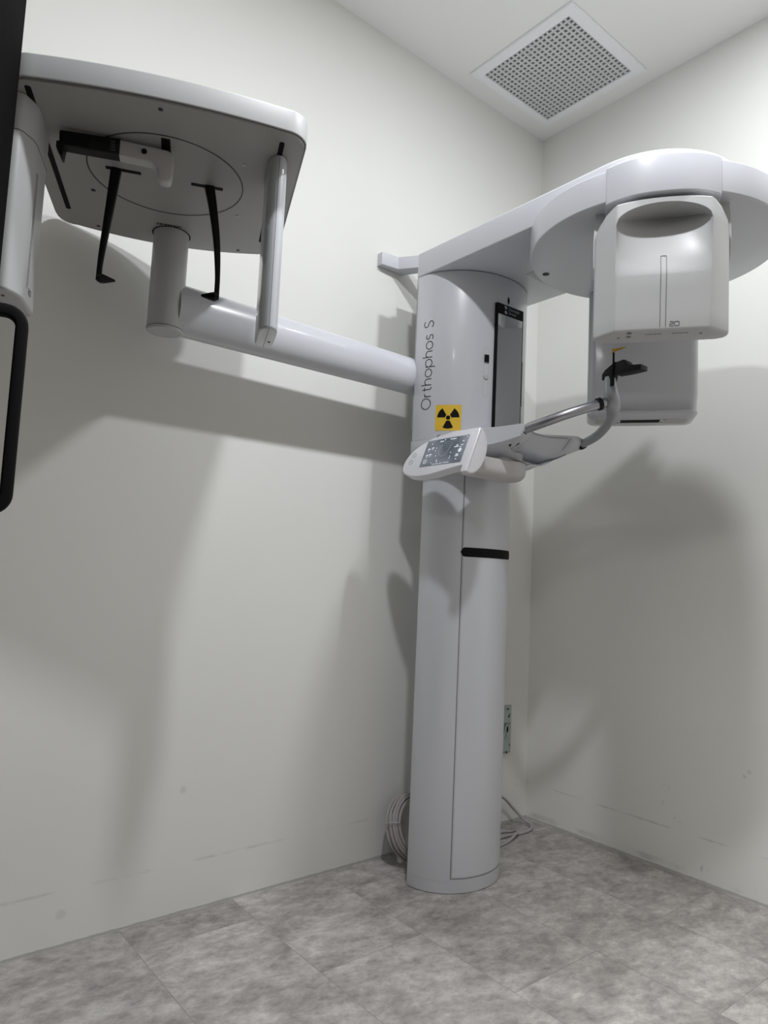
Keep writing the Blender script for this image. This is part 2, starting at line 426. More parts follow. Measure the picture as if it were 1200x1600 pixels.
class HalfEll:
    """front half ellipse outline with flat back; s = arc length from the back-left corner"""
    def __init__(s, cx, cy, a, b, n=72):
        s.cx, s.cy, s.a, s.b = cx, cy, a, b
        s.P = [(cx-a*math.cos(PI*k/n), cy-b*math.sin(PI*k/n)) for k in range(n+1)]
        s.S = [0.0]
        for p, q in zip(s.P, s.P[1:]): s.S.append(s.S[-1]+math.hypot(q[0]-p[0], q[1]-p[1]))
    def at(s, t):
        t = max(0, min(s.S[-1], t))
        for i in range(len(s.S)-1):
            if s.S[i+1] >= t: break
        k = (t-s.S[i])/(s.S[i+1]-s.S[i]); p, q = s.P[i], s.P[i+1]
        x, y = p[0]+(q[0]-p[0])*k, p[1]+(q[1]-p[1])*k
        nx, ny = (x-s.cx)/s.a**2, (y-s.cy)/s.b**2; l = math.hypot(nx, ny)
        return x, y, nx/l, ny/l
    def F(s, rot=False):
        def f(t, z, off):
            x, y, nx, ny = s.at(t); return (x+nx*off, y+ny*off, z)
        return f
    def outline(s, back=0.0):
        P = list(s.P)
        if back: P = [(s.P[0][0]+0.006, s.cy+back)]+[(s.P[0][0], s.cy+back-0.006)]+P+[(s.P[-1][0], s.cy+back-0.006), (s.P[-1][0]-0.006, s.cy+back)]
        return P

# --- column
CE = HalfEll(-0.577, -0.192, 0.1595, 0.133)
bm = nbm(); prism(bm, CE.outline(0.012), 0.0, 1.20, 0.004, 0.0)
column = finish(bm, 'column', M['white'], unit)
cf = CE.F(); S = CE.S[-1]
s0, s1 = 0.125, S-0.125
bm = nbm()        # the front cover stands a hair proud, its edge reads as a thin seam
n = 36
rows = []
for k in range(n+1):
    t = s0+0.004+(s1-s0-0.008)*k/n; rows.append(t)
def cover(bm, z0, z1):
    lo = [[cf(t, z0, -0.004) for t in rows], [cf(t, z0, 0.0014) for t in rows], [cf(t, z1, 0.0014) for t in rows], [cf(t, z1, -0.004) for t in rows]]
    R = [[bm.verts.new(p) for p in l] for l in lo]
    for a, b in zip(R, R[1:]):
        for i in range(n): bm.faces.new((a[i], a[i+1], b[i+1], b[i]))
    for i in (0, n): bm.faces.new([r[i] for r in R])
cover(bm, 0.044, 0.917); finish(bm, 'front_cover', M['white'], column)
bm = nbm(); cover(bm, 0.943, 1.155); finish(bm, 'upper_cover', M['white'], column)
bm = nbm()
ribbon(bm, [(s0, 0.040), (s0, 1.16)], 0.0022, cf, 0.0006)
ribbon(bm, [(s0+(s1-s0)*k/30, 0.040) for k in range(31)], 0.0016, cf, 0.0006)
finish(bm, 'cover_seam', M['seam'], column)
bm = nbm()
ribbon(bm, [(0.002+(s0-0.004)*k/20, 0.034) for k in range(21)], 0.0009, cf, 0.0004)
finish(bm, 'skirt_line', M['slategrey'], column)
bm = nbm()        # black slot where the column telescopes
q = []
zs = 0.930
for k in range(33):
    q.append((s0-0.004+(s1-s0+0.008)*k/32))
top = []; bot = []
for k, t in enumerate(q):
    e = min(1, min(k, 32-k)/2.0); hgt = 0.0125*math.sqrt(max(0, 1-(1-e)**2))+0.0008
    top.append((t, zs+hgt)); bot.append((t, zs-hgt))
A = [bm.verts.new(cf(t, z, 0.0018)) for t, z in top]; B = [bm.verts.new(cf(t, z, 0.0018)) for t, z in bot]
for i in range(32): bm.faces.new((A[i], A[i+1], B[i+1], B[i]))
finish(bm, 'travel_slot', M['matt_black'], column)

# --- carriage that rides on the column
KE = HalfEll(-0.588, -0.19, 0.198, 0.178)
bm = nbm(); prism(bm, KE.outline(0.010), 1.2435, 1.7345, 0.001, 0.001)
carriage = finish(bm, 'carriage', M['white'], unit)
kf = KE.F()
bm = nbm(); box(bm, -0.72, -0.47, -0.179, -0.105, 1.30, 1.79); finish(bm, 'rear_housing', M['white2'], carriage)
# lettering: thin single-line strokes wrapped on the curved side, reading upwards
def arc(cx, cy, rx, ry, a0, a1, n=24):
    return [(cx+rx*math.cos(math.radians(a0+(a1-a0)*k/n)), cy+ry*math.sin(math.radians(a0+(a1-a0)*k/n))) for k in range(n+1)]
def s_curve(x, w, h):
    pts = [(x+w*0.93, h*0.86), (x+w*0.72, h*0.975), (x+w*0.45, h*1.0), (x+w*0.16, h*0.92), (x+w*0.06, h*0.75), (x+w*0.2, h*0.59),
           (x+w*0.5, h*0.51), (x+w*0.82, h*0.42), (x+w*0.96, h*0.25), (x+w*0.84, h*0.08), (x+w*0.52, 0.0), (x+w*0.24, h*0.03), (x+w*0.03, h*0.15)]
    return [tuple(p.xy) for p in catmull([(a, b, 0) for a, b in pts], 5)]
XH = 0.70
def glyph(ch):
    if ch == 'O': return [arc(0.5, 0.5, 0.5, 0.5, 0, 360, 40)], 1.0
    if ch == 'o': return [arc(0.37, XH/2, 0.37, XH/2, 0, 360, 36)], 0.74
    if ch == 'r': return [[(0, 0), (0, XH)], arc(0.27, XH*0.62, 0.27, XH*0.37, 180, 88, 12)], 0.30
    if ch == 't': return [[(0.15, 0.95), (0.15, 0.18)]+arc(0.31, 0.17, 0.16, 0.165, 180, 290, 10), [(0, XH), (0.36, XH)]], 0.38
    if ch == 'h': return [[(0, 0), (0, 1.08)], arc(0.28, XH-0.28, 0.28, 0.28, 180, 0, 20)+[(0.56, 0)]], 0.56
    if ch == 'p': return [[(0, -0.32), (0, XH)], arc(0.36, XH/2, 0.36, XH/2, 0, 360, 36)], 0.72
    if ch == 's': return [s_curve(0, 0.44, XH)], 0.44
    if ch == 'S': return [s_curve(0, 0.62, 1.0)], 0.62
    return [], 0.30
def text_strokes(txt, gap=0.20):
    x = 0; out = []
    for ch in txt:
        st, adv = glyph(ch)
        for l in st: out.append([(x+a, b) for a, b in l])
        x += adv+gap
    return out, x-gap
strokes, wid = text_strokes('Orthophos S')
z_a, z_b = 1.331, 1.592; kx = (z_b-z_a)/wid; ky = 0.0305
def carriage_word(ls, nm):
    bm = nbm()
    for l in ls:
        d = []
        for p, q2 in zip(l, l[1:]):
            m_ = max(1, int(math.hypot(q2[0]-p[0], q2[1]-p[1])/0.12))
            for k in range(m_): d.append((p[0]+(q2[0]-p[0])*k/m_, p[1]+(q2[1]-p[1])*k/m_))
        d.append(l[-1])
        ribbon(bm, [(a*kx, b*ky) for a, b in d], 0.0024, lambda u, v, off: kf(0.058-v, z_a+u, off), 0.0004)
    finish(bm, nm, M['ink'], carriage)
carriage_word(strokes[:-1], 'word_lettering'); carriage_word(strokes[-1:], 'letter')
# radiation warning sticker
bm = nbm(); grid_patch(bm, 0.0755, 0.1490, 1.267, 1.341, kf, 14, 2, 0.0006)
stick = finish(bm, 'warning_sticker', M['yellow'], carriage)
bm = nbm(); cs, cz = 0.1122, 1.304
def fan(bm, r0, r1, a0, a1, n=10):
    P = [(cs+r1*math.cos(math.radians(a0+(a1-a0)*k/n)), cz+r1*math.sin(math.radians(a0+(a1-a0)*k/n))) for k in range(n+1)]
    Q = [(cs+r0*math.cos(math.radians(a0+(a1-a0)*k/n)), cz+r0*math.sin(math.radians(a0+(a1-a0)*k/n))) for k in range(n+1)]
    A = [bm.verts.new(kf(u, v, 0.0011)) for u, v in P]; B = [bm.verts.new(kf(u, v, 0.0011)) for u, v in Q]
    for i in range(n): bm.faces.new((B[i], A[i], A[i+1], B[i+1]))
for a0 in (0, 120, 240): fan(bm, 0.0088, 0.0315, a0+2, a0+58)
C0 = [bm.verts.new(kf(u, v, 0.0011)) for u, v in circle(cs, cz, 0.0062, 24)]; bm.faces.new(C0)
finish(bm, 'radiation_trefoil', M['matt_black'], carriage)
# mirror on the front
mx0, mx1 = -0.6445, -0.5345; mz0, mz1, mzh = 1.250, 1.650, 1.618
ym = -0.3705
TF = lambda u, v, q2: (u, ym-q2-0.045*(u-mx0), v)
bm = nbm(); prism(bm, rrect(mx0, mx1, mz0, mz1, 0.002, 2), -0.008, 0.0, 0, 0.0006, T=TF); mp = finish(bm, 'mirror', M['matt_black'], carriage)
bm = nbm()
vv = [bm.verts.new(TF(u, v, 0.0008)) for u, v in ((mx0+0.0045, mz0+0.004), (mx1-0.0045, mz0+0.004), (mx1-0.0045, mzh), (mx0+0.0045, mzh))]
bm.faces.new(vv); finish(bm, 'mirror_glass', M['mirror'], carriage, smooth=None)['label'] = 'mirror glass in a black border'
# maker's mark printed on the mirror's black header
def text_mesh(bm, txt, size, F, thin=0.0):
    cu = bpy.data.curves.new('t', 'FONT'); cu.body = txt; cu.size = size; cu.offset = thin; cu.resolution_u = 3
    ob = bpy.data.objects.new('t', cu); COL.objects.link(ob)
    bpy.context.view_layer.update()
    me = bpy.data.meshes.new_from_object(ob.evaluated_get(bpy.context.evaluated_depsgraph_get()))
    bpy.data.objects.remove(ob, do_unlink=True); bpy.data.curves.remove(cu)
    vs = [bm.verts.new(F(v.co.x, v.co.y)) for v in me.vertices]
    for p in me.polygons:
        try: bm.faces.new([vs[i] for i in p.vertices])
        except ValueError: pass
    bpy.data.meshes.remove(me)
bm = nbm()
ux = mx0+0.046
text_mesh(bm, 'Dentsply', 0.0125, lambda a, b: TF(ux+a, 1.6365+b, 0.0009))
text_mesh(bm, 'Sirona', 0.0125, lambda a, b: TF(ux+a, 1.6250+b, 0.0009))
for sgn, oy in ((1, 0.0), (-1, 0.0)):
    pts = [(0.0, 0.010), (0.006, 0.0125), (0.0125, 0.008), (0.010, 0.003), (0.004, 0.0015)] if sgn > 0 else [(0.013, -0.010), (0.007, -0.0125), (0.0005, -0.008), (0.003, -0.003), (0.009, -0.0015)]
    vs = [bm.verts.new(TF(mx0+0.028+a, 1.6345+b, 0.0009)) for a, b in pts]; bm.faces.new(vs)
finish(bm, 'maker_logo', M['logo'], carriage, smooth=None)
# leaf-shaped sensor window above the mirror, release lever, slots
bm = nbm(); L_ = [(0.2885+0.0055*math.sin(PI*k/10), 1.655+0.026*k/10) for k in range(11)]+[(0.2885-0.0035*math.sin(PI*k/10), 1.655+0.026*k/10) for k in range(9, 0, -1)]
vs = [bm.verts.new(kf(u, v, 0.0006)) for u, v in L_]; bm.faces.new(vs); finish(bm, 'sensor_window', M['matt_black'], carriage, smooth=None)
bm = nbm()
ribbon(bm, [(u, v) for u, v in rrect(0.2085, 0.2245, 1.371, 1.512, 0.007, 5)]+[rrect(0.2085, 0.2245, 1.371, 1.512, 0.007, 5)[0]], 0.0008, kf, 0.0004)
finish(bm, 'lever_track', M['slategrey'], carriage)
bm = nbm(); grid_patch(bm, 0.2092, 0.2238, 1.470, 1.492, kf, 4, 2, 0.0035); lv = finish(bm, 'lever_knob', M['matt_black'], carriage)
bm = nbm(); patch(bm, circle(0.2165, 1.4275, 0.0072, 20, 0.0062), kf, 0.0028); finish(bm, 'lever_stop', M['slategrey'], carriage)
bm = nbm(); patch(bm, rrect(0.3760, 0.3815, 1.372, 1.508, 0.0024, 4), kf, 0.0006); finish(bm, 'side_slot', M['seam'], carriage)

# --- upper arm
AX, AR = -0.588, 0.198
P = [(AX-AR, -0.181), (AX+AR, -0.181)]+[(AX+AR*math.cos(PI*k/40), -0.812-AR*math.sin(PI*k/40)) for k in range(41)]
P = round_poly(P[:2], 0.006) if False else P
bm = nbm(); prism(bm, P, 1.7365, 1.811, 0.003, 0.007)
arm = finish(bm, 'upper_arm', M['white'], unit)
bm = nbm(); prism(bm, rrect(-0.75, -0.43, -0.30, -0.185, 0.02), 1.811, 1.822, 0, 0.004); finish(bm, 'top_cap', M['white'], arm)
bm = nbm()
prism(bm, rrect(AX+0.005, AX+AR-0.03, -0.60, -0.42, 0.004), 1.7352, 1.7368, 0, 0); finish(bm, 'service_hatch', M['white2'], arm)
# pivot collar between arm and turning ring
RX, RY, RR = -0.58, -0.807, 0.289
AZ = math.radians(215); D = Vector((math.cos(AZ), math.sin(AZ))); NN = Vector((-D.y, D.x))
def W(n_, d_, z): return (RX+D.x*d_+NN.x*n_, RY+D.y*d_+NN.y*n_, z)
bm = nbm(); prism(bm, circle(RX, RY, RR, 128), 1.665, 1.7362, 0.004, 0.003)
ring = finish(bm, 'turning_ring', M['white'], unit)
for ang, nm in ((110, 'a'), (15, 'b')):
    bm = nbm()
    a = math.radians(ang); c = (RX+0.262*math.cos(a), RY+0.262*math.sin(a))
    prism(bm, circle(c[0], c[1], 0.009, 20), 1.6638, 1.666, 0, 0); finish(bm, 'screw_cap', M['ink'], ring)
# neck that carries the front head
fa = [(-0.1135, 0.13), (-0.1135, 0.245)]
arcp = [(-0.1135+0.227*k/24, 0.306-0.036*(abs(-1+2*k/24))**2.6) for k in range(25)]
P = round_poly([(-0.1135, 0.12)]+arcp+[(0.1135, 0.12)], 0.004, 2)
bm = nbm(); prism(bm, P, 1.657, 1.7435, 0.003, 0.008, T=lambda u, v, q2: W(u, v, q2))
finish(bm, 'head_neck', M['white'], ring)

# --- front head ("20"), scooped under its upper rim
bm = nbm()
hw = 0.0925
nf = 44
fr = [(-hw+2*hw*k/nf) for k in range(nf+1)]
side_l = [(-0.0945, 0.2965), (-0.098, 0.2925), (-0.112, 0.272), (-0.128, 0.247), (-0.1325, 0.239), (-0.134, 0.230), (-0.134, 0.220)]
side_r = [(-x, y) for x, y in reversed(side_l)]
back = [(0.128, 0.207), (0.112, 0.199), (0.0, 0.196), (-0.112, 0.199), (-0.128, 0.207)]
base_loop = [(u, 0.297-0.006*(abs(u)/hw)**6+0.003) for u in fr]+side_r+back+list(reversed(side_l))[::-1][::-1]
base_loop = [(u, 0.300-0.0015*(abs(u)/hw)**10) for u in fr]+[(-x, y) for x, y in side_l]+back+list(reversed(side_l))
nl = len(base_loop)
zb = 1.377
def ztop(u, d_):
    a = abs(u); t = 1.651-0.010*(a/0.1)**2
    if a > 0.098: t -= 0.040*(1-math.sqrt(max(0, 1-((a-0.098)/0.037)**2)))
    return t
def zarch(u): return 1.598+0.040*math.sqrt(max(0, 1-(u/hw)**2))
def zlow(u): return 1.49
def scoop(u, z):
    if abs(u) >= hw: return 0
    za = zarch(u); zl = zlow(u); t = (z-zl)/(za-zl)
    if t <= 0 or z > za+1e-6: return 0
    e = (1-(u/hw)**2)
    t = min(1, t); return 0.072*(t**1.35)*max(0, e)**0.7
rows = []
for k in range(4):   # rounded bottom rim
    a = k/4*PI/2; r = 0.007; Q = inset_poly(ccw(base_loop), r*(1-math.sin(a)))
    if ccw(base_loop) != base_loop: Q = list(reversed(Q))
    rows.append([(u, d_, zb+r*(1-math.cos(a)), 0) for u, d_ in Q])
N1, N2 = 46, 8
for k in range(N1+1):
    t = k/N1
    def zrow(u):
        u = max(-hw, min(hw, u)); zl, za = zlow(u), zarch(u)
        return (zb+0.007)+(zl-zb-0.007)*(k/4) if k <= 4 else zl+(za-zl)*((k-4)/(N1-4))
    rows.append([(u, d_, zrow(u), 1) for u, d_ in base_loop])
for k in range(N2+1):
    t = k/N2
    rows.append([(u, d_, zarch(u if abs(u) < hw else hw)+(ztop(u, d_)-0.004-zarch(u if abs(u) < hw else hw))*t, 2) for u, d_ in base_loop])
Q = inset_poly(ccw(base_loop), 0.005)
if ccw(base_loop) != base_loop: Q = list(reversed(Q))
rows.append([(u, d_, ztop(u, d_), 3) for u, d_ in Q])
loops = []
for r_ in rows:
    lp = []
    for i, (u, d_, z, fl) in enumerate(r_):
        dd_ = d_
        lean = 0.030*max(0, min(1, (1.605-z)/0.235))*max(0, min(1, (d_-0.215)/0.08))
        dd_ = d_-lean
        if fl == 1 and i <= nf: dd_ -= scoop(u, z)
        lp.append(W(u, dd_, z))
    loops.append(lp)
R = loft(bm, loops, True, False)
cv = bm.verts.new(W(0, 0.245, 1.651))
for i in range(nl): bm.faces.new((R[-1][i], R[-1][(i+1) % nl], cv))
head = finish(bm, 'tube_head', M['white2'], unit, smooth=40)
bm = nbm()      # rear shell of the head, closing it towards the ring
P = [(-0.1365, 0.222), (-0.1365, 0.150), (-0.118, 0.128), (0.118, 0.128), (0.140, 0.150), (0.140, 0.222)]
lo = []
for z, k in ((1.500, 0.0), (1.520, 0.5), (1.545, 0.95), (1.560, 1.0), (1.605, 1.0), (1.635, 0.9), (1.655, 0.75), (1.668, 0.72)):
    s_ = 0.90+0.10*k
    lo.append([W(u*s_, 0.222-(0.222-d_)*(0.35+0.65*k), z) for u, d_ in round_poly(P, [0.001, 0.02, 0.02, 0.02, 0.02, 0.001], 4)])
loft(bm, lo); finish(bm, 'head_rear_shell', M['white2'], head)
def hf(u, v, off): return W(u, 0.3002+off-0.030*max(0, min(1, (1.605-v)/0.235))-scoop(u, v), v)
bm = nbm()
ribbon(bm, [(-0.0035, 1.385+0.148*k/14) for k in range(15)], 0.0011, hf, 0.0006); ribbon(bm, [(0.0075, 1.385+0.148*k/14) for k in range(15)], 0.0011, hf, 0.0006)
ribbon(bm, [(-0.0035, 1.533), (0.0075, 1.533)], 0.0011, hf, 0.0006)
finish(bm, 'slit_marking', M['softink'], head)
def digits20(bm, x, z, s_, F):
    ribbon(bm, [(x, z+s_), (x+0.7*s_, z+s_), (x+0.85*s_, z+0.9*s_), (x+0.85*s_, z+0.6*s_), (x+0.7*s_, z+0.5*s_), (x+0.15*s_, z+0.5*s_), (x, z+0.4*s_), (x, z), (x+0.85*s_, z)], s_*0.16, F)
    q = [(x+1.2*s_, z), (x+1.95*s_, z), (x+2.1*s_, z+0.15*s_), (x+2.1*s_, z+0.85*s_), (x+1.95*s_, z+s_), (x+1.2*s_, z+s_), (x+1.05*s_, z+0.85*s_), (x+1.05*s_, z+0.15*s_), (x+1.2*s_, z)]
    ribbon(bm, q, s_*0.16, F)
bm = nbm(); digits20(bm, 0.0155, 1.3860, 0.0085, hf); finish(bm, 'number_marking', M['softink'], head)
bm = nbm()       # printed labels and screws under the head
def under(u, v, off): return W(u, v-0.012, zb-off)
for (u0, u1, v0) in ((-0.030, 0.000, 0.262), (0.022, 0.052, 0.262)):
    x = u0
    while x < u1:
        ww = random.choice((0.0012, 0.002, 0.0032)); patch(bm, [(x, v0), (x+ww, v0), (x+ww, v0+0.005), (x, v0+0.005)], under, 0.0004); x += ww+0.0012
finish(bm, 'under_label', M['seam'], head, smooth=None)
for (u, v, r) in ((-0.062, 0.276, 0.005), (-0.062, 0.255, 0.005), (-0.082, 0.250, 0.003), (0.078, 0.258, 0.003)):
    bm = nbm(); patch(bm, circle(u, v, r, 14), under, 0.0006); finish(bm, 'screw', M['seam'], head, smooth=None)

# --- rear head
bm = nbm()
def rear_loop(front, ins=0.0, hwid=0.1415, bk=-0.330):
    P = rrect(-hwid+ins, hwid-ins, bk+ins, front-ins*0.3, 0.022, 6)
    return P
rows = []
for z, fr_, ins in ((1.308, -0.222, 0.016), (1.3095, -0.215, 0.010), (1.313, -0.207, 0.004), (1.319, -0.203, 0.0), (1.324, -0.203, 0.0), (1.327, -0.207, 0.0), (1.330, -0.218, 0.0), (1.345, -0.216, 0.0), (1.362, -0.207, 0.0), (1.372, -0.201, 0.0), (1.380, -0.199, 0.0), (1.45, -0.198, 0.0), (1.60, -0.198, 0.0), (1.668, -0.198, 0.0)):
    rows.append([W(u, v, z) for u, v in rear_loop(fr_, ins)])
loft(bm, rows)
rear = finish(bm, 'sensor_head', M['white'], unit, smooth=50)
bm = nbm()
def under2(u, v, off): return W(u, v, 1.308-off)
patch(bm, rrect(-0.052, 0.050, -0.272, -0.238, 0.002, 2), under2, 0.0006); finish(bm, 'exit_slot', M['matt_black'], rear, smooth=None)
for x0, x1 in ((0.062, 0.118), (-0.118, -0.064)):
    bm = nbm(); patch(bm, rrect(x0, x1, -0.288, -0.232, 0.003, 2), under2, 0.0005); finish(bm, 'inset_panel', M['slategrey'], rear, smooth=None)
for u, v in ((0.060, -0.237), (0.056, -0.272), (-0.058, -0.272)):
    bm = nbm(); patch(bm, circle(u, v, 0.0035, 12), under2, 0.0007); finish(bm, 'screw', M['seam'], rear, smooth=None)

bm = nbm(); prism(bm, rrect(-0.125, 0.125, -0.325, -0.20, 0.03), 1.655, 1.738, 0, 0.006, T=lambda u, v, q2: W(u, v, q2)); finish(bm, 'rear_neck', M['white'], ring)

# --- support arm for the patient handles (shelf under the carriage)
bm = nbm()
def shelf(z, front, lug, side, ins):
    """outline at one height: D-shaped collar flowing into a two-horned shelf"""
    L = [(-0.786+ins, -0.182), (-0.786+ins, -0.20), (-0.775+ins, -0.262), (-0.752+ins+side*0.3, -0.335), (-0.738+ins+side, -0.40), (-0.722+ins+side, -0.47), (-0.716+ins+side, lug+0.010),
         (-0.710+ins+side, lug), (-0.690+side*0.4, lug-0.003), (-0.676, lug+0.004), (-0.660, front-0.030), (-0.625, front-0.004), (-0.588, front)]
    Rr = [(2*-0.588-x, y) for x, y in reversed(L[:-1])]
    P = [tuple(p.xy) for p in catmull([(a, b, 0) for a, b in L+Rr], 4)]
    return P
def zedge(y): return 1.207 if y > -0.30 else (1.207+0.006*(-0.30-y)/0.12 if y > -0.42 else 1.213+0.018*min(1.0, (-0.42-y)/0.12)**1.3)
lo = []
for f_, l_, s_, i_, zf in ((-0.335, -0.33, 0.075, 0.060, lambda y: 1.1765),
                           (-0.375, -0.385, 0.050, 0.036, lambda y: 1.180),
                           (-0.415, -0.450, 0.026, 0.018, lambda y: 1.1885+0.010*max(0, -0.36-y)/0.09),
                           (-0.440, -0.500, 0.010, 0.006, lambda y: 1.199+0.016*max(0, -0.36-y)/0.14),
                           (-0.452, -0.528, 0.0, 0.0, zedge),
                           (-0.478, -0.538, 0.0, 0.0, lambda y: 0.5*(zedge(y)+1.2585)),
                           (-0.492, -0.540, 0.0, 0.0, lambda y: 1.2585),
                           (-0.490, -0.5365, 0.004, 0.003, lambda y: 1.262)):
    lo.append([(x, y, zf(y) if y < -0.30 else min(zf(y), 1.243)) for x, y in shelf(0, f_, l_, s_, i_)])
loft(bm, lo)
shelf_o = finish(bm, 'support_arm', M['white'], unit, smooth=38)
bm = nbm()
tl = [tuple(p) for p in lo[6]]; fr_pts = [p for p in tl if p[1] < -0.484 and -0.668 < p[0] < -0.508]
tube(bm, [(p[0], p[1]-0.0002, p[2]-0.0045) for p in fr_pts], 0.0007, 6); finish(bm, 'drawer_seam', M['seam'], shelf_o)
for sx in (-1, 1):
    bm = nbm(); k6 = min(range(len(tl)), key=lambda q: abs(tl[q][0]-(-0.588+sx*0.080))+(9 if tl[q][1] > -0.45 else 0))
    tube(bm, [(lo[r][k6][0], lo[r][k6][1]-0.0003, lo[r][k6][2]-(0.0045 if r == 6 else 0)) for r in (6, 5, 4)], 0.0007, 6); finish(bm, 'drawer_seam', M['seam'], shelf_o)
bm = nbm(); prism(bm, circle(-0.628, -0.400, 0.050, 40), 1.170, 1.205, 0.0, 0.0); finish(bm, 'panel_pivot', M['warmwhite'], shelf_o)

# --- patient handle loop
left_path = [(-0.706, -0.512, 1.244), (-0.700, -0.528, 1.2475), (-0.692, -0.590, 1.2605), (-0.672, -0.634, 1.2755), (-0.640, -0.664, 1.2915), (-0.598, -0.688, 1.3095), (-0.590, -0.692, 1.313)]
bm = nbm(); tube(bm, catmull(left_path, 8), 0.0125, 20); h = finish(bm, 'grab_handle', M['steel'], unit); h['label'] = 'polished steel tube of the patient handle'
bm = nbm(); a, b = Vector(left_path[1]), Vector(left_path[2]); tube(bm, [a-(b-a)*0.10, a+(b-a)*0.06], 0.0150, 20); finish(bm, 'end_collar', M['rubber'], h)
bm = nbm(); a, b = Vector(left_path[-3]), Vector(left_path[-2]); tube(bm, [b-(b-a)*0.20, b-(b-a)*0.02], 0.0160, 20); finish(bm, 'end_collar', M['rubber'], h)
# cast post: rises from the right horn and carries the chin rest
post_path = [(-0.450, -0.516, 1.243), (-0.455, -0.532, 1.246), (-0.468, -0.583, 1.2575), (-0.497, -0.632, 1.2715), (-0.538, -0.677, 1.286), (-0.566, -0.701, 1.306), (-0.577, -0.704, 1.327), (-0.579, -0.701, 1.350), (-0.578, -0.698, 1.378)]
C_ = catmull(post_path, 8); nC = len(C_)
bm = nbm(); rr_ = []
for i in range(nC):
    t = i/(nC-1)
    rr_.append(0.0122 if t < 0.5 else (0.0122+0.0085*math.sin((t-0.5)/0.22*PI/2) if t < 0.72 else 0.0207-0.0065*((t-0.72)/0.28)))
tube(bm, C_, rr_, 20); stand = finish(bm, 'bite_block_stand', M['castmetal'], unit, smooth=60); stand['label'] = 'cast grey metal stand of the chin rest'
bm = nbm(); a, b = Vector(post_path[1]), Vector(post_path[2]); tube(bm, [a-(b-a)*0.10, a+(b-a)*0.08], 0.0150, 20); finish(bm, 'end_collar', M['rubber'], stand)
BX = -0.578
def bite(prof, w0, w1, nm, mt, par, bv=0.0015):
    bm = nbm(); prism(bm, prof, w0, w1, bv, bv, T=lambda u, v, q2: (BX+q2, u, v), seg=2); return finish(bm, nm, mt, par, smooth=30)
bb = bite([(-0.683, 1.3725), (-0.6835, 1.387), (-0.692, 1.397), (-0.714, 1.4095), (-0.7225, 1.4125), (-0.7245, 1.3985), (-0.716, 1.389), (-0.712, 1.372), (-0.710, 1.366)], -0.013, 0.013, 'rest_bracket', M['rubber'], stand)
bite([(-0.7235, 1.4095), (-0.744, 1.4125), (-0.7495, 1.411), (-0.7545, 1.4025), (-0.760, 1.3970), (-0.7675, 1.3945), (-0.793, 1.3910), (-0.793, 1.3795), (-0.764, 1.3785), (-0.740, 1.3790), (-0.7215, 1.3800)], -0.016, 0.016, 'chin_rest', M['rubber'], stand)
bm = nbm(); tube(bm, [(BX-0.016, -0.7185, 1.351), (BX-0.016, -0.7185, 1.437)], 0.0026, 10); rod = finish(bm, 'bite_rod', M['matt_black'], stand)
bm = nbm(); tube(bm, [(BX-0.016, -0.7185, 1.435), (BX-0.016, -0.7185, 1.4445)], 0.0042, 12); tube(bm, [(BX-0.016, -0.7185, 1.4405), (BX-0.014, -0.738, 1.4425), (BX-0.012, -0.750, 1.4435)], [0.0036, 0.0026, 0.0010], 10)
finish(bm, 'bite_tip', M['amber'], stand)
bm = nbm(); tube(bm, [(BX-0.016, -0.7145, 1.352), (BX-0.016, -0.7150, 1.384)], 0.0045, 10); finish(bm, 'rod_clamp', M['black'], stand)

# --- operator touch panel
PO = Vector((-0.8205, -0.295, 1.2245)); th_ = 0.391
pa = Vector((0, -1, 0)); pb = Vector((-math.sin(th_), 0, -math.cos(th_))); pn = Vector((-math.cos(th_), 0, math.sin(th_)))
def PW(u, v, q2): return PO+pa*u+pb*v+pn*q2
# outline of the face in panel coordinates (u to the right, v downwards from the screen's top-left corner)
face = [(0.168, -0.0185), (0.130, -0.0195), (0.085, -0.0190), (0.040, -0.0140), (0.008, -0.0065), (-0.030, 0.010), (-0.058, 0.032), (-0.071, 0.056), (-0.071, 0.078), (-0.058, 0.095), (-0.030, 0.106), (0.005, 0.1105), (0.050, 0.1090), (0.095, 0.1020), (0.130, 0.0965), (0.150, 0.0940), (0.168, 0.0925)]
P = [tuple(p.xy) for p in catmull([(a, b, 0) for a, b in face], 5)]
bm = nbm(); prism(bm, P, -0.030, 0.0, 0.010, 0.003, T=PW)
panel = finish(bm, 'control_panel', M['panel_lit_white'], unit, smooth=40)
bm = nbm()      # rounded grip at its right-hand end
gp = []
for k in range(25):
    a = PI*k/24
    gp.append((0.047-0.066*math.cos(a), -0.001-0.049*math.sin(a)**0.9 if math.sin(a) > 0 else -0.001))
gp = [(0.047-0.066*math.cos(PI*k/20), 0.001-0.050*math.sin(PI*k/20)**0.85) for k in range(21)]
gp = round_poly(gp, [0.010]+[0.003]*19+[0.010], 3)
prism(bm, gp, 0.168, 0.187, 0.0, 0.005, T=lambda u, v, q2: PW(q2, u, v)); finish(bm, 'end_grip', M['panel_lit_white'], panel, smooth=40)
bm = nbm(); patch(bm, rrect(0.0, 0.1555, 0.0, 0.0825, 0.0015, 2), lambda u, v, off: PW(u, v, off), 0.0006)
scr = finish(bm, 'touch_screen', M['screen'], panel, smooth=None)
bm = nbm()
def pf(u, v, off): return PW(u, v, 0.0008+off*0.3)
def dash(u, v, w_, h_=0.0022): patch(bm, [(u, v), (u+w_, v), (u+w_, v+h_), (u, v+h_)], pf, 0.0003)
for u, v, w_ in ((0.050, 0.0065, 0.014), (0.0665, 0.003, 0.0035), (0.088, 0.0035, 0.004), (0.094, 0.0045, 0.016)): dash(u, v, w_, 0.003)
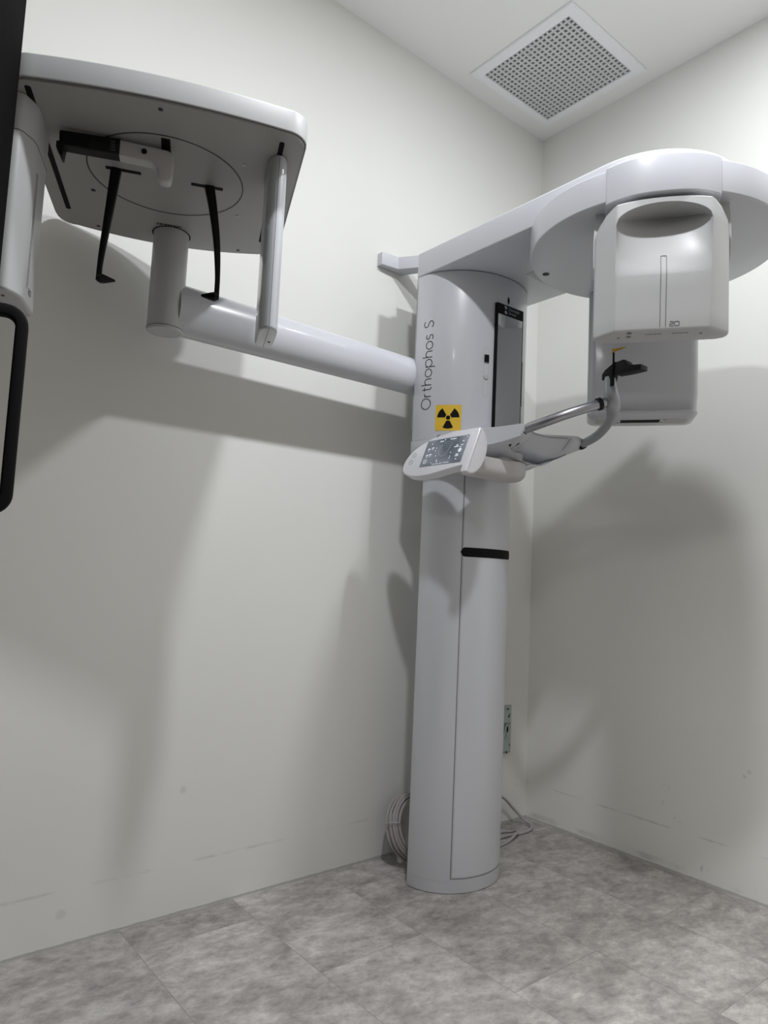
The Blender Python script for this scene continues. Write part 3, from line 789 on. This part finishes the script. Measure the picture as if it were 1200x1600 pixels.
for u, v in ((0.012, 0.026), (0.026, 0.024), (0.012, 0.046), (0.024, 0.0445)):
    dash(u, v, 0.009, 0.0035); dash(u+0.0015, v+0.0065, 0.006, 0.0015)
for u, v in ((0.021, 0.011), (0.043, 0.026), (0.0415, 0.034), (0.050, 0.051), (0.060, 0.066), (0.061, 0.070), (0.041, 0.0715), (0.105, 0.047), (0.107, 0.0585), (0.1065, 0.064)): dash(u, v, 0.003, 0.0028)
for u, v, w_ in ((0.113, 0.031, 0.016), (0.119, 0.0265, 0.006), (0.137, 0.016, 0.007), (0.136, 0.028, 0.008), (0.134, 0.034, 0.005), (0.128, 0.0555, 0.010), (0.127, 0.060, 0.012), (0.131, 0.0695, 0.005), (0.148, 0.004, 0.004)): dash(u, v, w_, 0.0028)
for u, v, w_ in ((0.048, 0.0775, 0.010), (0.062, 0.0775, 0.010), (0.076, 0.0775, 0.009), (0.089, 0.0770, 0.022)): dash(u, v, w_, 0.0014)
ribbon(bm, [(u, v) for u, v in circle(0.016, 0.0665, 0.0062, 20)]+[circle(0.016, 0.0665, 0.0062, 20)[0]], 0.0013, pf, 0.0003)
ribbon(bm, [(0.0125, 0.0635), (0.017, 0.066), (0.0165, 0.0705)], 0.0012, pf, 0.0003)
patch(bm, circle(0.138, 0.045, 0.006, 18), pf, 0.0003)
finish(bm, 'screen_icons', M['icon'], panel, smooth=None)
bm = nbm()
ribbon(bm, [tuple(p.xy) for p in catmull([(0.0645, 0.020, 0), (0.060, 0.033, 0), (0.0615, 0.047, 0), (0.071, 0.0555, 0), (0.083, 0.054, 0), (0.0915, 0.044, 0), (0.098, 0.027, 0), (0.1015, 0.017, 0)], 5)], 0.0022, pf, 0.0003)
ribbon(bm, [(0.040, 0.0125), (0.118, 0.0125)], 0.0008, pf, 0.0003)
finish(bm, 'jaw_outline', M['icon_dim'], panel, smooth=None)
for u, v in ((-0.0395, 0.040), (-0.043, 0.0625)):
    bm = nbm(); c = circle(u, v, 0.0070, 28); ribbon(bm, c+[c[0]], 0.0007, lambda a, b, off: PW(a, b, off), 0.0004); patch(bm, circle(u, v, 0.0011, 10), lambda a, b, off: PW(a, b, off), 0.0004)
    finish(bm, 'push_button', M['softink'], panel, smooth=None)
bm = nbm()
for u, v in ((0.0285, -0.0135), (0.0320, -0.0150), (0.0355, -0.0155), (0.0330, -0.0115), (0.0318, -0.0080)): patch(bm, circle(u, v, 0.0013, 8), lambda a, b, off: PW(a, b, off), 0.0004)
finish(bm, 'panel_mark', M['ink'], panel, smooth=None)
# bracket that swings the panel out from under the shelf
bm = nbm()
ecx, ecy, er_ = -0.632, -0.408, 0.056
P = [(-0.80, -0.372), (-0.80, -0.448)]+[(ecx+er_*math.cos(a), ecy+er_*math.sin(a)) for a in [math.radians(-132+264*k/24) for k in range(25)]]
prism(bm, P, 1.128, 1.1775, 0.024, 0.003, seg=6); br = finish(bm, 'panel_bracket', M['warmwhite'], unit, smooth=50)

# --- wall bracket behind the carriage
bm = nbm()
P = [(-0.800, -0.0005), (-0.800, -0.022), (-0.738, -0.030), (-0.640, -0.176), (-0.600, -0.176), (-0.700, -0.0005)]
prism(bm, P, 1.826, 1.866, 0.001, 0.001); 
wb = finish(bm, 'wall_bracket', M['white'], unit, smooth=20)
bm = nbm(); box(bm, -0.66, -0.50, -0.20, -0.150, 1.79, 1.866); finish(bm, 'bracket_post', M['white'], wb)

# ------------------------------------------------------------------ cephalostat arm and head (parts of the same unit)
bm = nbm()
lo = []
for k in range(13):
    t = k/12; x = -0.70+(-1.505+0.70)*t; hh = 0.0535+0.0075*t
    lo.append([(x, -0.150+0.042*math.cos(2*PI*j/40), 1.4455+hh*math.sin(2*PI*j/40)) for j in range(40)])
loft(bm, lo); finish(bm, 'side_arm', M['white'], unit, smooth=60)
EA = math.radians(-24); e1 = Vector((math.cos(EA), math.sin(EA))); e2 = Vector((-e1.y, e1.x)); OE = e1*-1.331+e2*-0.97
def Q(a, b, z): return (OE.x+e1.x*a+e2.x*b, OE.y+e1.y*a+e2.y*b, z)
ZC = 1.618
bm = nbm()
prism(bm, circle(-1.523, -0.150, 0.0395, 48), 1.384, ZC, 0.003, 0.0); post = finish(bm, 'hanging_post', M['white2'], unit)
bm = nbm(); c = circle(-1.523, -0.150, 0.0399, 48); tube(bm, [(x, y, 1.3915) for x, y in c]+[(c[0][0], c[0][1], 1.3915)], 0.0007, 6); finish(bm, 'cap_seam', M['seam'], post)
# horizontal plate
def plate_outline(ins=0.0):
    L = []
    for k in range(25):
        u = -0.205+0.41*k/24; L.append((u, -0.273+0.014*(u/0.2)**2))
    fr_ = L
    bk = [(u, 0.277-0.030*(u/0.2)**2) for u, _ in reversed(L)]
    def cor(cx, cy, a0, rx, ry): return [(cx+rx*math.cos(math.radians(a0+90*k/6)), cy+ry*math.sin(math.radians(a0+90*k/6))) for k in range(1, 6)]
    P = fr_+cor(0.205, -0.2585+0.042, 270, 0.042, 0.042)+[(0.247, -0.215), (0.247, 0.205)]+cor(0.205, 0.2465-0.042, 0, 0.042, 0.042)+bk+cor(-0.205, 0.2465-0.042, 90, 0.042, 0.042)+[(-0.247, 0.205), (-0.247, -0.215)]+cor(-0.205, -0.2585+0.042, 180, 0.042, 0.042)
    return P
bm = nbm(); prism(bm, plate_outline(), ZC+0.004, ZC+0.046, 0.002, 0.0035, T=Q); plate = finish(bm, 'cephalostat_head', M['white2'], unit)
bm = nbm(); prism(bm, inset_poly(ccw(plate_outline()), 0.004), ZC, ZC+0.005, 0.0, 0.0, T=Q); finish(bm, 'bottom_cover', M['greyplast'], plate)
bm = nbm(); P = inset_poly(ccw(plate_outline()), 0.003); 
ribbon(bm, P+[P[0]], 0.003, lambda u, v, off: Q(u, v, ZC+0.0042-abs(off)), 0.0003); finish(bm, 'rim_gap', M['seam'], plate)
def qu(u, v, off): return Q(u, v, ZC-0.0002-off)
bm = nbm(); c = circle(-0.002, -0.033, 0.1475, 96, 0.1435); ribbon(bm, c+[c[0]], 0.0022, qu, 0.0004); finish(bm, 'turntable_seam', M['ink'], plate)
def slot(u0, u1, v0, v1, r=0.004):
    b = nbm(); patch(b, rrect(u0, u1, v0, v1, r, 4), qu, 0.0006); return finish(b, 'guide_slot', M['matt_black'], plate, smooth=None)
slot(-0.2185, -0.2085, -0.240, 0.168); slot(0.1975, 0.2065, -0.228, 0.176)
slot(-0.1165, -0.0510, -0.0375, -0.0275, 0.002); slot(0.0440, 0.1065, -0.0335, -0.0235, 0.002); slot(-0.0085, 0.0075, -0.168, -0.120, 0.002)
for u, v, r in ((-0.006, -0.250, 0.0042), (-0.151, 0.067, 0.0046), (-0.160, 0.229, 0.004), (0.154, 0.238, 0.004)):
    bm = nbm(); patch(bm, circle(u, v, r, 16), qu, 0.0006); finish(bm, 'screw_hole', M['ink'], plate, smooth=None)
for u, v in ((0.142, -0.132), (0.142, 0.072)):
    bm = nbm(); patch(bm, circle(u, v, 0.0048, 16), qu, 0.0007); finish(bm, 'screw_cap', M['slategrey'], plate, smooth=None)
bm = nbm(); x = -0.030
while x < 0.022:
    ww = random.choice((0.0015, 0.0025, 0.004)); patch(bm, [(x, 0.164), (x+ww, 0.164), (x+ww, 0.172), (x, 0.172)], qu, 0.0004); x += ww+0.0014
finish(bm, 'serial_label', M['ink'], plate, smooth=None)
# collar ring round the post
bm = nbm(); c = circle(-1.523, -0.150, 0.0415, 40); ribbon(bm, c+[c[0]], 0.003, lambda u, v, off: (u, v, ZC-0.0003-abs(off)), 0.0004); finish(bm, 'collar_gap', M['matt_black'], plate)

# ear rods
for sg, lab, pts in ((-1, 'left', [(-0.097, -0.031, ZC), (-0.1015, -0.030, 1.560), (-0.107, -0.030, 1.490), (-0.1115, -0.030, 1.430), (-0.1125, -0.030, 1.392)]),
                     (1, 'right', [(0.080, -0.029, ZC), (0.0905, -0.030, 1.570), (0.1015, -0.030, 1.505), (0.1075, -0.030, 1.440), (0.1085, -0.030, 1.388)])):
    bm = nbm()
    C_ = catmull(pts, 6); npt = len(C_)
    rad = [0.0098-0.0048*min(1, i/(npt*0.75)) for i in range(npt)]
    tube(bm, [Q(*p) for p in C_], rad, prof=rrect(-0.75, 0.75, -1, 1, 0.25, 2), upv=(e2.x, e2.y, 0))
    er = finish(bm, 'ear_rod', M['black'], plate); er['label'] = 'black curved %s ear rod' % lab
    e_ = pts[-1]; d_ = -sg
    bm = nbm(); tube(bm, [Q(e_[0]-d_*0.003, e_[1], e_[2]+0.004), Q(e_[0]+d_*0.004, e_[1], e_[2]+0.004), Q(e_[0]+d_*0.012, e_[1], e_[2]+0.0035), Q(e_[0]+d_*0.030, e_[1], e_[2]+0.003)], [0.006, 0.0095, 0.0078, 0.0020], 14)
    finish(bm, 'ear_plug', M['black'], er)
# nose support folded against the plate
bm = nbm()
TN = lambda u, v, q2: Q(u, q2, v)
PR = [(-0.080, 1.6125), (-0.080, 1.5835), (-0.024, 1.5815), (-0.0150, 1.5775), (-0.0118, 1.569), (-0.0112, 1.557), (-0.008, 1.5515), (-0.002, 1.5500), (0.006, 1.5505), (0.0120, 1.554), (0.0138, 1.561), (0.0148, 1.590), (0.0135, 1.600), (0.010, 1.606), (0.003, 1.6095)]
prism(bm, PR, -0.146, -0.122, 0.0025, 0.0025, T=TN, seg=3)
nose = finish(bm, 'nose_support', M['warmwhite'], plate, smooth=50)
bm = nbm(); prism(bm, rrect(-0.006, 0.006, -0.140, -0.126, 0.002), 1.606, ZC+0.001, 0, 0, T=Q); finish(bm, 'pivot_pin', M['black'], nose)
bm = nbm(); tube(bm, [Q(-0.037, -0.1455, 1.5985), Q(-0.037, -0.148, 1.5985)], 0.0048, 16); finish(bm, 'pivot_screw', M['matt_black'], nose)
bm = nbm()
PR = [(-0.079, 1.6125), (-0.177, 1.6085), (-0.1795, 1.606), (-0.1785, 1.588), (-0.183, 1.5875), (-0.183, 1.577), (-0.175, 1.562), (-0.1715, 1.561), (-0.1695, 1.582), (-0.079, 1.583)]
prism(bm, PR, -0.148, -0.124, 0.001, 0.001, T=lambda u, v, q2: Q(u, q2, v), seg=2); bar = finish(bm, 'scale_bar', M['black'], nose, smooth=30)
bm = nbm(); patch(bm, [(-0.130, 1.586), (-0.177, 1.586), (-0.177, 1.600), (-0.130, 1.602)], lambda u, v, off: Q(u, -0.1484-off, v), 0.0003); finish(bm, 'bar_groove', M['matt_black'], nose, smooth=None)
bm = nbm()
for k in range(4): patch(bm, [(-0.094, 1.589+k*0.005), (-0.086, 1.589+k*0.005), (-0.086, 1.5905+k*0.005), (-0.094, 1.5905+k*0.005)], lambda u, v, off: Q(u, -0.1484-off, v), 0.0003)
finish(bm, 'scale_marks', M['softink'], nose, smooth=None)

# slim collimator on the right
bm = nbm()
cc = 0.2025
def coll(ins=0.0):
    hw_ = 0.0180-ins
    P = [(cc, -0.190+ins), (cc+hw_*0.55, -0.185+ins), (cc+hw_*0.9, -0.172+ins), (cc+hw_, -0.155), (cc+hw_, -0.085-ins), (cc+hw_*0.6, -0.072-ins), (cc-hw_*0.6, -0.072-ins), (cc-hw_, -0.085-ins), (cc-hw_, -0.155), (cc-hw_*0.9, -0.172+ins), (cc-hw_*0.55, -0.185+ins)]
    return round_poly(P, 0.006, 3)
prism(bm, coll(), 1.288, ZC-0.001, 0.005, 0.001, T=Q); col_ = finish(bm, 'collimator', M['white'], plate, smooth=40)
bm = nbm(); ribbon(bm, [(0, 1.293), (0, 1.612)], 0.0009, lambda u, v, off: Q(cc+u, -0.1886-off, v), 0.0004); finish(bm, 'shell_seam', M['seam'], col_)
bm = nbm(); ribbon(bm, [(0, -0.185), (0, -0.075)], 0.0009, lambda u, v, off: Q(cc+u, v, 1.2882-off), 0.0004)
finish(bm, 'base_seam', M['seam'], col_)
bm = nbm(); patch(bm, circle(cc+0.008, -0.110, 0.003, 12), lambda u, v, off: Q(u, v, 1.2880-off), 0.0006); finish(bm, 'screw_hole', M['ink'], col_, smooth=None)

# film-side sensor on the left, partly hidden by the door
bm = nbm()
P = round_poly([(-0.262, -0.215), (-0.222, -0.2215), (-0.2045, -0.190), (-0.2045, -0.095), (-0.222, -0.080), (-0.262, -0.080)], [0.012, 0.010, 0.014, 0.01, 0.01, 0.012], 5)
prism(bm, P, 1.282, ZC-0.001, 0.006, 0.001, T=Q); sen = finish(bm, 'cephalostat_sensor', M['white2'], plate, smooth=45)
bm = nbm()
P2 = inset_poly(ccw(P), -0.0003); ribbon(bm, P2+[P2[0]], 0.0010, lambda u, v, off: Q(u, v, 1.555+off), 0.0007) if False else None
def ringseam(z):
    pts = [Q(u, v, z) for u, v in P]; return pts+[pts[0]]
tube(bm, ringseam(1.553), 0.0009, 6); finish(bm, 'shell_seam', M['seam'], sen)
bm = nbm()
def sf(u, v, off): return Q(-0.2043+off, u, v)
ribbon(bm, [(-0.165, 1.310), (-0.165, 1.512), (-0.158, 1.512), (-0.158, 1.310)], 0.0009, sf, 0.0004); finish(bm, 'slit_marking', M['seam'], sen)
bm = nbm(); digits20(bm, -0.150, 1.305, 0.0085, sf); finish(bm, 'number_marking', M['softink'], sen)
bm = nbm(); patch(bm, circle(-0.232, -0.190, 0.003, 10), lambda u, v, off: Q(u, v, 1.2818-off), 0.0006); finish(bm, 'screw_hole', M['ink'], sen, smooth=None)

# ------------------------------------------------------------------ cables and wall plate behind the column
bm = nbm()
turns = 11
pts = []
cxc, czc = -0.622, 0.0
nrm = Vector((0.10, -0.94, 0.33)).normalized()          # coil leans back against the wall
ex = Vector((1, 0, 0)); ex = (ex-nrm*ex.dot(nrm)).normalized(); ey = nrm.cross(ex)
if ey.z < 0: ey = -ey
Rc = 0.096; tiltz = ey.z
cen = Vector((-0.622, -0.078, Rc*ey.z+0.014))
for k in range(turns*40+1):
    a = 2*PI*k/40; tn = k/40
    layer = int(tn) % 3; rad = Rc-0.022*((tn*0.37) % 1.0)-0.001*layer
    off = -0.020+0.040*(tn/turns)
    pts.append(cen+ex*rad*math.cos(a)*0.99+ey*rad*math.sin(a)+nrm*off)
pts += [pts[-1]+Vector((0.03, 0.02, -0.02)), pts[-1]+Vector((0.08, 0.02, -0.045))]
tube(bm, pts, 0.0041, 8)
coil = finish(bm, 'cable_coil', M['cable'], None, origin=(-0.622, -0.078, 0.0))
tag(coil, 'grey cable coiled in a bundle, leaning behind the left of the column base', 'cable')
for ang in (165, 60, 300):
    bm = nbm(); a = math.radians(ang); c = cen+ex*(Rc-0.011)*math.cos(a)+ey*(Rc-0.011)*math.sin(a)
    rdl = (ex*math.cos(a)+ey*math.sin(a))
    tube(bm, [c+rdl*0.018*math.cos(2*PI*k/20)+nrm*0.027*math.sin(2*PI*k/20) for k in range(21)], 0.0013, 6)
    o = finish(bm, 'cable_tie', M['white2'], coil, origin=(-0.622, -0.078, 0.0)); 
bm = nbm()
pth = [(-0.36, -0.06, 0.165), (-0.27, -0.035, 0.150), (-0.157, -0.028, 0.103), (-0.105, -0.030, 0.060), (-0.068, -0.045, 0.022), (-0.058, -0.072, 0.0085), (-0.092, -0.102, 0.0062), (-0.150, -0.108, 0.0058), (-0.220, -0.098, 0.0058), (-0.31, -0.110, 0.0058), (-0.40, -0.15, 0.0058)]
tube(bm, catmull(pth, 8), 0.0048, 10)
tag(finish(bm, 'power_cable', M['cable'], None, origin=(-0.2, -0.07, 0)), 'single grey cable dropping down the wall and looping onto the floor right of the column', 'cable')
bm = nbm()
pth = [(-0.40, -0.115, 0.0042), (-0.31, -0.088, 0.0042), (-0.235, -0.068, 0.0042), (-0.190, -0.064, 0.0042), (-0.166, -0.078, 0.0048), (-0.170, -0.106, 0.0150), (-0.200, -0.124, 0.0155), (-0.26, -0.138, 0.0060), (-0.34, -0.150, 0.0042), (-0.42, -0.178, 0.0042)]
tube(bm, catmull(pth, 8), 0.0040, 10)
tag(finish(bm, 'data_cable', M['cable'], None, origin=(-0.3, -0.1, 0)), 'short grey cable curling back behind the right of the column base', 'cable')
mpl = thing('wall_mounting_plate', 'grey-green perforated metal mounting plate on the wall, right of the column', 'metal plate', (-0.16, 0, 0.325))
bm = nbm()
TP = lambda u, v, q2: (u, -q2, v)
prism(bm, rrect(-0.225, -0.097, 0.244, 0.410, 0.002, 2), 0.0006, 0.006, 0, 0.001, T=TP)
box(bm, -0.225, -0.121, -0.016, -0.004, 0.352, 0.398); box(bm, -0.225, -0.118, -0.016, -0.004, 0.256, 0.300)
finish(bm, 'backing_plate', M['zinc'], mpl, smooth=20)
bm = nbm()
for (u0, v0, u1, v1) in ((-0.150, 0.262, -0.112, 0.348), (-0.165, 0.262, -0.127, 0.348)):
    prism(bm, [(u0, v0), (u0+0.012, v0), (u1+0.006, v1), (u1-0.006, v1)], 0.006, 0.014, 0, 0.001, T=TP)
finish(bm, 'diagonal_rib', M['zinc'], mpl, smooth=20)
for u, v, rx, rz in ((-0.112, 0.378, 0.006, 0.005), (-0.1235, 0.374, 0.004, 0.004), (-0.105, 0.338, 0.003, 0.012), (-0.108, 0.272, 0.005, 0.005), (-0.128, 0.330, 0.003, 0.010), (-0.128, 0.400, 0.003, 0.004), (-0.13, 0.250, 0.003, 0.004)):
    bm = nbm(); patch(bm, circle(u, v, rx, 14, rz), lambda a, b, off: (a, -0.0163-off, b) if a < -0.119 else (a, -0.0066-off, b), 0.0005); finish(bm, 'bolt_hole', M['matt_black'], mpl, smooth=None)
